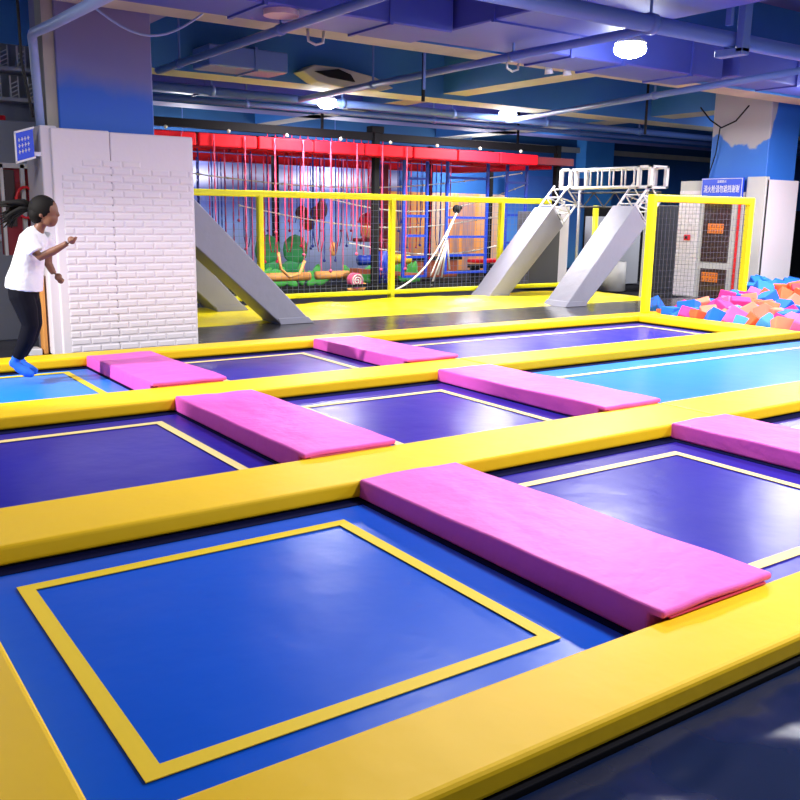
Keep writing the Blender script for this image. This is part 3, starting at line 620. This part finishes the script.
MB().tube([(10.5, 16.9, .92), (11.5, 16.9, .9)], .04, 8).build('bracket_arm', 'dred', t, smooth=True)
MB().tube([(11.3, 16.9, .9), (11.5, 16.9, .4)], .05, 8).build('bracket_brace', 'dred', t, smooth=True)
mb = MB()
for k in range(5): mb.tube([(10.0+.07*k-.14, 15.2, .1), (10.0+.035*k-.06, 15.2, .75), (10.1+.03*k, 15.2, .75), (10.2+.05*k, 15.2, .1)], .016, 6)
tag(mb.build('blue_rope_bundle', 'bsteel', smooth=True), 'bundle of blue rope hooked on the frame above the snail', 'rope')
tag(MB().tube([(7.75, 15.1, .75), (7.8, 15.1, .45), (7.98, 15.1, .3), (8.2, 15.1, .35), (8.3, 15.1, .6)], .03, 8).build('yellow_hoop', 'wood', smooth=True), 'yellow half hoop hanging by the left swing log', 'hoop')
t = thing('red_bench', (13.9, 15.6, 0), 'red topped black bench at the right end of the rope course', 'bench')
B(13.2, 14.5, 15.9, 16.3, .42, .5, bev=.02).build('seat', 'red', t); B(13.2, 14.5, 15.92, 16.28, .3, .38).build('seat_frame', 'black', t)
for x in (13.25, 14.4): B(x, x+.06, 15.95, 16.25, 0, .32).build('leg', 'black', t)
t = thing('brown_platform', (12.4, 17, 0), 'low brown climbing platform before the orange mural', 'platform')
B(11.4, 13.4, 16.9, 17.2, .05, .45, bev=.02).build('front_board', 'brown', t); B(11.3, 13.5, 16.85, 17.2, .45, .52).build('deck', 'black', t)
# ------------------------------------------------------------------ ceiling: beams, ducts, pipes
def cb(n, x0, x1, y0, y1, z0, z1, side, under):
    o = struct('trim_%d' % n, B(x0, x1, y0, y1, z0, z1), side); o.data.materials.append(M[under])
    for p in o.data.polygons:
        if p.normal.z < -.5: p.material_index = 1
    return o
cb(10, -5, 34, 8.85, 9.35, 3.42, 4.7, 'beam', 'cream')
cb(11, -5, 34, 12.75, 13.35, 3.42, 4.7, 'beam', 'cream')
cb(12, -5, 34, 17.2, 17.9, 3.5, 4.7, 'beam', 'slab')
cb(13, 3.3, 3.9, 9.35, 20, 3.6, 4.7, 'beam', 'slab')
cb(14, 9.7, 10.2, 9.35, 20, 3.5, 4.7, 'beam', 'cream')
cb(15, 15.0, 15.7, 11, 20, 3.5, 4.7, 'beam', 'cream')
cb(16, 6, 34, 3.6, 4.1, 3.75, 4.7, 'beam', 'cream')
def duct(x0, x1, y0, y1, z0, z1, label, seams=(), ax='x'):
    t = thing('air_duct', ((x0+x1)/2, (y0+y1)/2, z0), label, 'air duct', 'air ducts under the ceiling')
    B(x0, x1, y0, y1, z0, z1, bev=.015, seg=1).build('duct_body', 'duct', t)
    for s in seams:
        if ax == 'x': B(s-.02, s+.02, y0-.02, y1+.02, z0-.02, z1+.02).build('flange', 'navypaint' if 0 else 'duct', t)
        else: B(x0-.02, x1+.02, s-.02, s+.02, z0-.02, z1+.02).build('flange', 'duct', t)
    return t
duct(1.2, 6.2, 8.0, 8.78, 3.38, 3.95, 'long blue air duct crossing above the left pillar', (2.6, 4.0, 5.4))
duct(6.25, 7.6, 3.5, 8.75, 3.42, 3.9, 'blue branch duct coming towards the camera at the top centre', (4.5, 6.3, 7.4), 'y')
duct(7.66, 10.86, 8.05, 8.83, 3.34, 3.86, 'blue air duct at the upper right, above the brightest lamp', (8.0, 8.9, 10.2))
duct(11.2, 20, 8.05, 8.7, 3.42, 3.9, 'blue air duct reaching the right edge of the picture', (12.6, 14.0))

duct(4.9, 14.0, 15.3, 15.9, 3.5, 4.1, 'pale blue air duct above the rope course', (6.5, 8.5, 10.5, 12.5))
def pipe(pts, r, label, m='pipe', clamps=()):
    t = thing('ceiling_pipe', pts[0], label, 'pipe', 'pipes under the ceiling')
    MB().tube(pts, r, 14).build('pipe_run', m, t, smooth=True)
    a, b = V(pts[0]), V(pts[-1]); d = (b-a).normalized()
    for c in clamps:
        p = a+d*c; mb = MB().tube([p-d*.04, p+d*.04], r*1.25, 14)
        mb.build('clamp', m, t, smooth=True); MB().tube([p+V((0, 0, r)), V((p.x, p.y, 4.7))], .014, 6).build('hanger_rod', 'pipe', t)
    return t
pipe([(2.5, 5.86, 3.22), (20, 5.86, 3.22)], .075, 'thick blue pipe crossing the top right corner', clamps=(4.3, 7.5))
tag(MB().box(7.93, 8.05, 5.68, 5.76, 3.08, 4.7, .01).box(7.93, 8.05, 5.68, 6.0, 3.06, 3.13, .01).box(7.72, 7.76, 5.68, 5.74, 3.3, 4.7).build('pipe_bracket', 'pipe'), 'vertical blue support bracket holding the thick pipe', 'bracket')
pipe([(4.42, 3, 3.27), (4.42, 11.95, 3.27)], .045, 'thin pipe running towards the camera left of the centre', clamps=(2, 5.5, 8.2))
pipe([(7.2, 6.2, 3.28), (7.3, 13.4, 3.27)], .045, 'thin pipe running towards the camera at the top centre', clamps=(2, 5.0))
pipe([(10.5, 6.6, 3.27), (11.9, 13.6, 3.27)], .045, 'thin pipe passing before the right pillar towards the camera', clamps=(2.8,))
pipe([(4.0, 13.9, 3.34), (24, 13.9, 3.34)], .065, 'blue pipe crossing behind the hanging lamps', clamps=(2, 4.4, 6.8, 9.2, 12))
pipe([(4.0, 14.75, 3.28), (24, 14.75, 3.32)], .045, 'slim lower blue pipe crossing just above the rope course', clamps=(3, 7, 11))
tag(B(6.0, 8.0, 14.3, 14.6, 3.40, 3.46, bev=.01).build('cable_tray', 'cream'), 'cream cable tray hanging left of the left lamp', 'cable tray')
t = duct(5.2, 6.4, 12.1, 12.7, 3.44, 3.72, 'pale blue duct box left of the torn ceiling insulation', (5.9,))
for c in t.children: c.data.materials.clear(); c.data.materials.append(M['pipe'])
tag(MB().prism([(6.80, 3.55), (7.05, 3.42), (7.6, 3.36), (8.2, 3.38), (8.45, 3.45), (8.1, 3.58), (7.5, 3.66), (7.0, 3.66)], 1, 12.4, 12.72, bev=.02).build('torn_insulation', 'cream'), 'torn cream insulation hanging beside the left ceiling lamp', 'insulation')
tag(MB().prism([(7.0, 3.56), (7.25, 3.50), (7.7, 3.47), (7.62, 3.57), (7.4, 3.63)], 1, 12.36, 12.4).build('ceiling_hole', 'black'), 'dark hole in the torn insulation', 'hole')
# lamps
def lampf(x, y, z, label, r=.16):
    t = thing('ceiling_lamp', (x, y, z), label, 'lamp', 'lit round ceiling lamps')
    MB().tube([(x, y, z+.06), (x, y, z+.14)], [r*1.0, r*.5], 24).build('lamp_housing', 'lampbody', t, smooth=True)
    MB().ball((x, y, z), r, r, .095, sub=3).build('lamp_bulb', 'lamp', t, smooth=True)
    MB().tube([(x, y, z+.13), (x, y, 4.7)], .012, 6).build('hanging_rod', 'pipe', t)
    return t
for x, y, z, r, l in ((8.13, 7.27, 3.33, .18, 'brightest round ceiling lamp at the upper right'), (11.8, 13.48, 3.36, .17, 'round ceiling lamp above the right part of the rope course'), (7.92, 13.6, 3.28, .16, 'round ceiling lamp above the left part of the rope course'), (13.2, 7.8, 3.32, .16, 'round ceiling lamp at the right edge beside the pillar')):
    lampf(x, y, z, l, r)
for x, y, l in ((7.6, 19.2, 'left'), (11.4, 19.2, 'middle'), (15.4, 19.0, 'right')):  # unseen fixtures added to brighten the murals
    lampf(x, y, 2.95, 'added unseen round lamp behind the red beams, '+l+' of the three lighting the mural walls', .14)
tag(MB().disc((4.27, 8.2, 3.355), .17, .05, 24).build('round_diffuser', 'lampoff', smooth=False), 'unlit pinkish round lamp under the duct at the top left', 'lamp')
for k, (x, y) in enumerate(((8.54, 9.0), (8.82, 8.95))):
    t = thing('spotlight', (x, y, 3.3), ('left' if k == 0 else 'right')+' one of two small white spotlights hanging left of the brightest lamp', 'spotlight', 'white spotlights')
    MB().tube([(x, y, 3.42), (x+.02, y, 3.30)], [.035, .06], 12).build('spot_head', 'steel', t, smooth=True)
    MB().tube([(x, y, 3.42), (x, y, 4.2)], .01, 6).build('stem', 'steel', t)
for k, (x, y) in enumerate(((5.1, 9.0), (7.93, 9.0))):
    tag(MB().tube([(x-.1, y, 3.42), (x-.09, y, 3.3), (x, y, 3.27), (x+.09, y, 3.3), (x+.1, y, 3.42)], .015, 6).build('pipe_hanger', 'gal', smooth=True), ('left' if k == 0 else 'right')+' U-shaped pipe hanger below the cream ceiling beam', 'hanger', 'U-shaped pipe hangers')
t = thing('hanging_rods', (6.9, 9.5, 2.9), 'dark hanging rod below the cream beam at the top centre', 'rod'); MB().tube([(6.95, 9.55, 3.45), (6.95, 9.55, 2.88)], .022, 6).build('rod', 'black', t); MB().tube([(6.85, 9.4, 3.45), (6.85, 9.4, 3.0)], .018, 6).build('sleeve', 'pipe', t)
tag(MB().tube([(11.28, 9.68, 3.5), (11.28, 9.68, 2.75)], .02, 6).build('hanging_rod', 'black'), 'dark hanging rod left of the right pillar', 'rod')
tag(MB().tube([(14.8, 11.4, 3.55), (14.8, 11.15, 3.3), (14.8, 10.9, 3.15), (14.8, 10.6, 3.25), (14.8, 10.35, 3.5)], .014, 6).build('cable', 'black', smooth=True), 'dark cable looped on the peeling right pillar', 'cable')
tag(MB().tube([(14.9, 11.0, 3.17), (14.9, 11.05, 2.7), (14.9, 11.2, 2.2)], .012, 6).build('cable', 'black', smooth=True), 'thin dark cable running down the peeling right pillar', 'cable')
tag(B(16.2, 30, 19.85, 19.95, 3.35, 3.5).build('wall_ledge', 'cream'), 'pale ledge along the far blue wall above the truss', 'ledge')
# ------------------------------------------------------------------ girl
yaw = .609639; ux = V((math.cos(yaw), -math.sin(yaw), 0)); vx = V((math.sin(yaw), math.cos(yaw), 0))
G0 = V((1.78, 8.12, 0))
def gp(px, py, d=0):   # picture-plane offsets of the pose -> place (0.00844 m per step)
    return G0+ux*((px-33+(372-py)*.0815)*.00855)+vx*d+V((0, 0, .10+(372-py)*.00852))
girl = thing('person', (1.78, 8.12, 0), 'person in white T-shirt, black leggings and blue socks jumping, ponytail flying, facing the white padding', 'person')
def loft(mb, rings, seg=14):
    """rings: (centre, half width along facing, half width across)"""
    prev = None; R = []
    for i, (c, a, b) in enumerate(rings):
        t = (rings[min(i+1, len(rings)-1)][0]-rings[max(i-1, 0)][0]).normalized()
        s = vx.copy(); f = s.cross(t).normalized(); s = t.cross(f).normalized()
        R.append([mb.b.verts.new(c+f*a*math.cos(k*2*math.pi/seg)+s*b*math.sin(k*2*math.pi/seg)) for k in range(seg)])
    for i in range(len(R)-1):
        for k in range(seg): mb.b.faces.new((R[i][k], R[i][(k+1) % seg], R[i+1][(k+1) % seg], R[i+1][k]))
    mb.b.faces.new(R[0][::-1]); mb.b.faces.new(R[-1])
def fuse(mb, name, m, vox=.008, sm=4):
    o = mb.build(name, m, girl, smooth=True)
    r = o.modifiers.new('r', 'REMESH'); r.mode = 'VOXEL'; r.voxel_size = vox; r.use_smooth_shade = True
    s = o.modifiers.new('s', 'SMOOTH'); s.iterations = sm; s.factor = .5
    bpy.context.view_layer.update()
    me = bpy.data.meshes.new_from_object(o.evaluated_get(bpy.context.evaluated_depsgraph_get())); o.modifiers.clear(); o.data = me
    for p in me.polygons: p.use_smooth = True
    return o
mb = MB()   # body: head, face, neck, trunk, arms, hands, legs as one surface
Ry = Matrix.Rotation(0, 3, 'Z')
face = Matrix((ux, vx, V((0, 0, 1)))).transposed()
mb.ball(gp(43, 210), .105, .080, .112, sub=3, rot=face)             # cranium
mb.ball(gp(47.5, 217), .066, .062, .080, sub=3, rot=face)           # face and jaw
mb.ball(gp(50, 223), .030, .035, .026, sub=2, rot=face)             # chin
mb.ball(gp(55.3, 214.5), .018, .013, .016, sub=2, rot=face)         # nose
mb.tube([gp(53, 208.5), gp(55, 213.5)], [.014, .016], 8)            # bridge
mb.ball(gp(53.8, 219), .014, .024, .008, sub=2, rot=face); mb.ball(gp(53.5, 220.6), .013, .022, .008, sub=2, rot=face)   # lips
for s in (-1, 1):
    mb.ball(gp(42, 214, s*.078), .018, .009, .028, sub=2, rot=face) # ear
    mb.ball(gp(51.8, 208.5, s*.03), .014, .024, .009, sub=2, rot=face)  # brow
loft(mb, [(gp(42, 218), .045, .045), (gp(38, 226), .042, .045), (gp(35, 232), .055, .07)])
loft(mb, [(gp(34, 231), .06, .11), (gp(31, 240), .085, .145), (gp(28, 255), .085, .13), (gp(24, 272), .08, .11), (gp(22, 288), .09, .135), (gp(24, 298), .09, .135)])
def limb(pts, rs, seg=10): mb.tube(pts, rs, seg)
nearS, farS = -.15, .15
# near arm: elbow forward, forearm raised; fist at 74,240
limb([gp(34, 236, nearS), gp(40, 247, nearS-.03), gp(47, 254.5, nearS-.03), gp(58, 249, nearS), gp(67, 243.5, nearS+.01), gp(71, 241, nearS+.01)], [.05, .042, .036, .034, .025, .024])
# far arm hanging back, fist at 48,274
limb([gp(36, 236, farS), gp(38, 250, farS+.02), gp(39, 263, farS+.02), gp(44, 270, farS), gp(46, 273, farS)], [.05, .042, .036, .03, .024])
def hand(w, d, across, curl):
    """w wrist, d direction of palm; fingers curl towards curl"""
    w = V(w); d = d.normalized(); c = w+d*.045
    mb.ball(c, .032, .026, .036, sub=2, rot=Matrix((d, across, d.cross(across))).transposed())
    for k in range(4):
        o = c+across*((k-1.5)*.016)+d*.024; L = (.026, .030, .028, .022)[k]
        mb.tube([o, o+d*L, o+d*L*.9+curl*.028, o+d*.0+curl*.034], [.0105, .010, .0095, .009], 6)
    mb.tube([c-across*.02-d*.01, c-across*.034+d*.014+curl*.014, c-across*.016+d*.03+curl*.034], [.012, .011, .009], 6)
hand(gp(71, 241, nearS+.01), ux*.8+V((0, 0, .5)), vx, V((0, 0, -1))*.6-ux*.4)
hand(gp(46, 273, farS), ux*.7-V((0, 0, .55)), vx, -ux*.4-V((0, 0, .8)))
# legs: thighs forward-down, shins trailing back
def leg(s, dpx, off=0):
    limb([gp(22+off, 292, s), gp(29+off, 308, s), gp(33+off, 323, s), gp(28+off, 338, s), gp(20+off, 357, s)], [.085, .075, .056, .052, .034], 12)
    f = [gp(18+off, 359, s), gp(23+off, 366, s), gp(31+off, 371, s), gp(37+off, 373, s)]
    limb(f, [.034, .036, .034, .022], 10); mb.ball(gp(17+off, 361, s), .032, sub=2)
leg(-.07, 0); leg(.075, 0, -3)
fuse(mb, 'body', 'skin', .007, 3)
mb = MB()   # T-shirt
loft(mb, [(gp(37.5, 229), .052, .06), (gp(35, 231.5), .075, .12), (gp(32, 238), .105, .165), (gp(29, 252), .115, .155), (gp(26, 268), .13, .150), (gp(23.5, 280), .150, .165), (gp(23, 287.5), .150, .17)], 18)
mb.tube([gp(34, 235, nearS+.02), gp(38, 243, nearS-.03), gp(43, 250, nearS-.035)], [.06, .064, .066], 14)
mb.tube([gp(36, 235, farS-.02), gp(38, 243, farS+.03), gp(38.5, 251, farS+.03)], [.06, .062, .064], 14)
def shirtwr(co): 
    n = noise.noise(V((co.x*9, co.y*9, co.z*5))); return co+ux*n*.012
o = fuse(mb, 'white_t_shirt', 'shirt', .009, 2)
mb = MB()   # leggings
for s, off in ((-.07, 0), (.075, -3)):
    mb.tube([gp(22+off*.3, 284, s*.9), gp(24+off*.6, 294, s), gp(29.5+off, 308, s), gp(33+off, 323, s), gp(29+off, 338, s), gp(20.5+off, 355.5, s)], [.10, .102, .090, .070, .066, .050], 14)
loft(mb, [(gp(23, 282), .10, .14), (gp(23, 292), .12, .155), (gp(24, 300), .10, .14)])
fuse(mb, 'black_leggings', 'pants', .009, 3)
for s, off in ((-.07, 0), (.075, -3)):
    mb = MB(); mb.tube([gp(20.5+off, 355, s), gp(18+off, 360, s), gp(23+off, 366.5, s), gp(31+off, 371, s), gp(37+off, 373.2, s)], [.042, .044, .043, .042, .026], 12); mb.ball(gp(17+off, 361.5, s), .040, sub=2)
    fuse(mb, 'blue_sock', 'sock', .008, 3)
mb = MB()   # hair cap and ponytail
mb.ball(gp(40.5, 208.5), .118, .094, .112, sub=3, rot=face)
mb.ball(gp(36, 214), .075, .088, .085, sub=3, rot=face)
for v in list(mb.b.verts):
    d = (v.co-gp(43, 210)).dot(ux)
    if d > .068 and v.co.z < gp(0, 205).z: v.co -= ux*(d-.068)
mb.ball(gp(30.5, 209), .045, .045, .05, sub=2, rot=face)
rh = random.Random(11)
for k in range(34):
    a = rh.uniform(-1, 1); b = rh.uniform(-1, 1); e = gp(rh.uniform(-4, 8), 214+a*13+rh.uniform(-2, 2), b*.08)
    s0 = gp(31, 208+a*1.5, b*.02); m1 = gp(20, 206+a*4.5, b*.04); m2 = gp(11, 209+a*8, b*.06)
    mb.tube([s0, m1, m2, e], [.018, .022, .016, .004], 6)
mb.build('hair', 'hair', girl, smooth=True)
MB().tube([gp(31, 204.5), gp(30.2, 212.5)], .02, 10).build('hair_band', 'blk', girl, smooth=True)
for s in (-1, 1):
    e = MB().ball(gp(52.3, 211.5, s*.031), .0115, sub=2).build('eye', 'eye', girl, smooth=True)
    MB().ball(gp(53.1, 211.5, s*.033), .0068, sub=2).build('iris', 'black', e, smooth=True)
# ------------------------------------------------------------------ lights
def light(kind, loc, energy, color=(1, 1, 1), size=.5, target=None, **k):
    l = bpy.data.lights.new('light', kind); l.energy = energy; l.color = color
    if kind == 'AREA': l.shape = 'DISK'; l.size = size
    elif kind in ('SPOT', 'POINT'): l.shadow_soft_size = size
    for a, b in k.items(): setattr(l, a, b)
    o = bpy.data.objects.new('lamp_light', l); C.objects.link(o); o.location = loc
    if target is not None: o.rotation_euler = (V(target)-V(loc)).to_track_quat('-Z', 'Y').to_euler()
    return o
LE = 190
for x, y in ((7.6, 19.0), (11.4, 19.0), (15.4, 18.8)): light('POINT', (x, y, 2.7), 60, (.95, .97, 1), .2)  # fill lights added at the unseen mural fixtures
for x, y, f in ((8.13, 7.27, 1), (11.8, 13.48, .9), (7.92, 13.6, .8), (13.2, 7.8, 1), (4.4, 1.2, .5), (8.4, 1.2, 1.0), (.4, 7.2, .25), (13, 1.5, .8), (4.14, 5.2, .35), (17.5, 12, .8), (18, 4, .8), (16.5, 16.8, .6), (1, 12.5, .4)):
    light('AREA', (x, y, 3.22), LE*f, (1, .97, .96), .8, (x, y, 0))
    light('POINT', (x, y, 3.12), LE*f*.16, (.7, .8, 1), .3)
light('SPOT', (-3.2, 7.95, 3.2), 1500, (1, .97, .95), .05, (2.6, 8.1, .4), spot_size=math.radians(36), spot_blend=.4)
w = bpy.data.worlds.new('world'); bpy.context.scene.world = w; w.use_nodes = True
w.node_tree.nodes['Background'].inputs[0].default_value = (.75, .82, 1, 1); w.node_tree.nodes['Background'].inputs[1].default_value = .22
# ------------------------------------------------------------------ camera
f, pitch, roll = 899.05, .20469289, .0158143591
cyw, syw, cp, sp = math.cos(yaw), math.sin(yaw), math.cos(pitch), math.sin(pitch)
F = V((syw*cp, cyw*cp, -sp)); R = V((cyw, -syw, 0)); U = R.cross(F)
R2 = R*math.cos(roll)+U*math.sin(roll); U2 = -R*math.sin(roll)+U*math.cos(roll)
cam = bpy.data.cameras.new('camera'); co = bpy.data.objects.new('camera', cam); C.objects.link(co)
cam.sensor_width = 36; cam.lens = f/800*36; cam.clip_end = 200
mx = Matrix((R2, U2, -F)).transposed().to_4x4(); mx.translation = V((0, 0, 1.5)); co.matrix_world = mx
sc = bpy.context.scene; sc.camera = co
sc.view_settings.view_transform = 'Standard'; sc.view_settings.look = 'None'; sc.view_settings.exposure = .62; sc.view_settings.gamma = 1
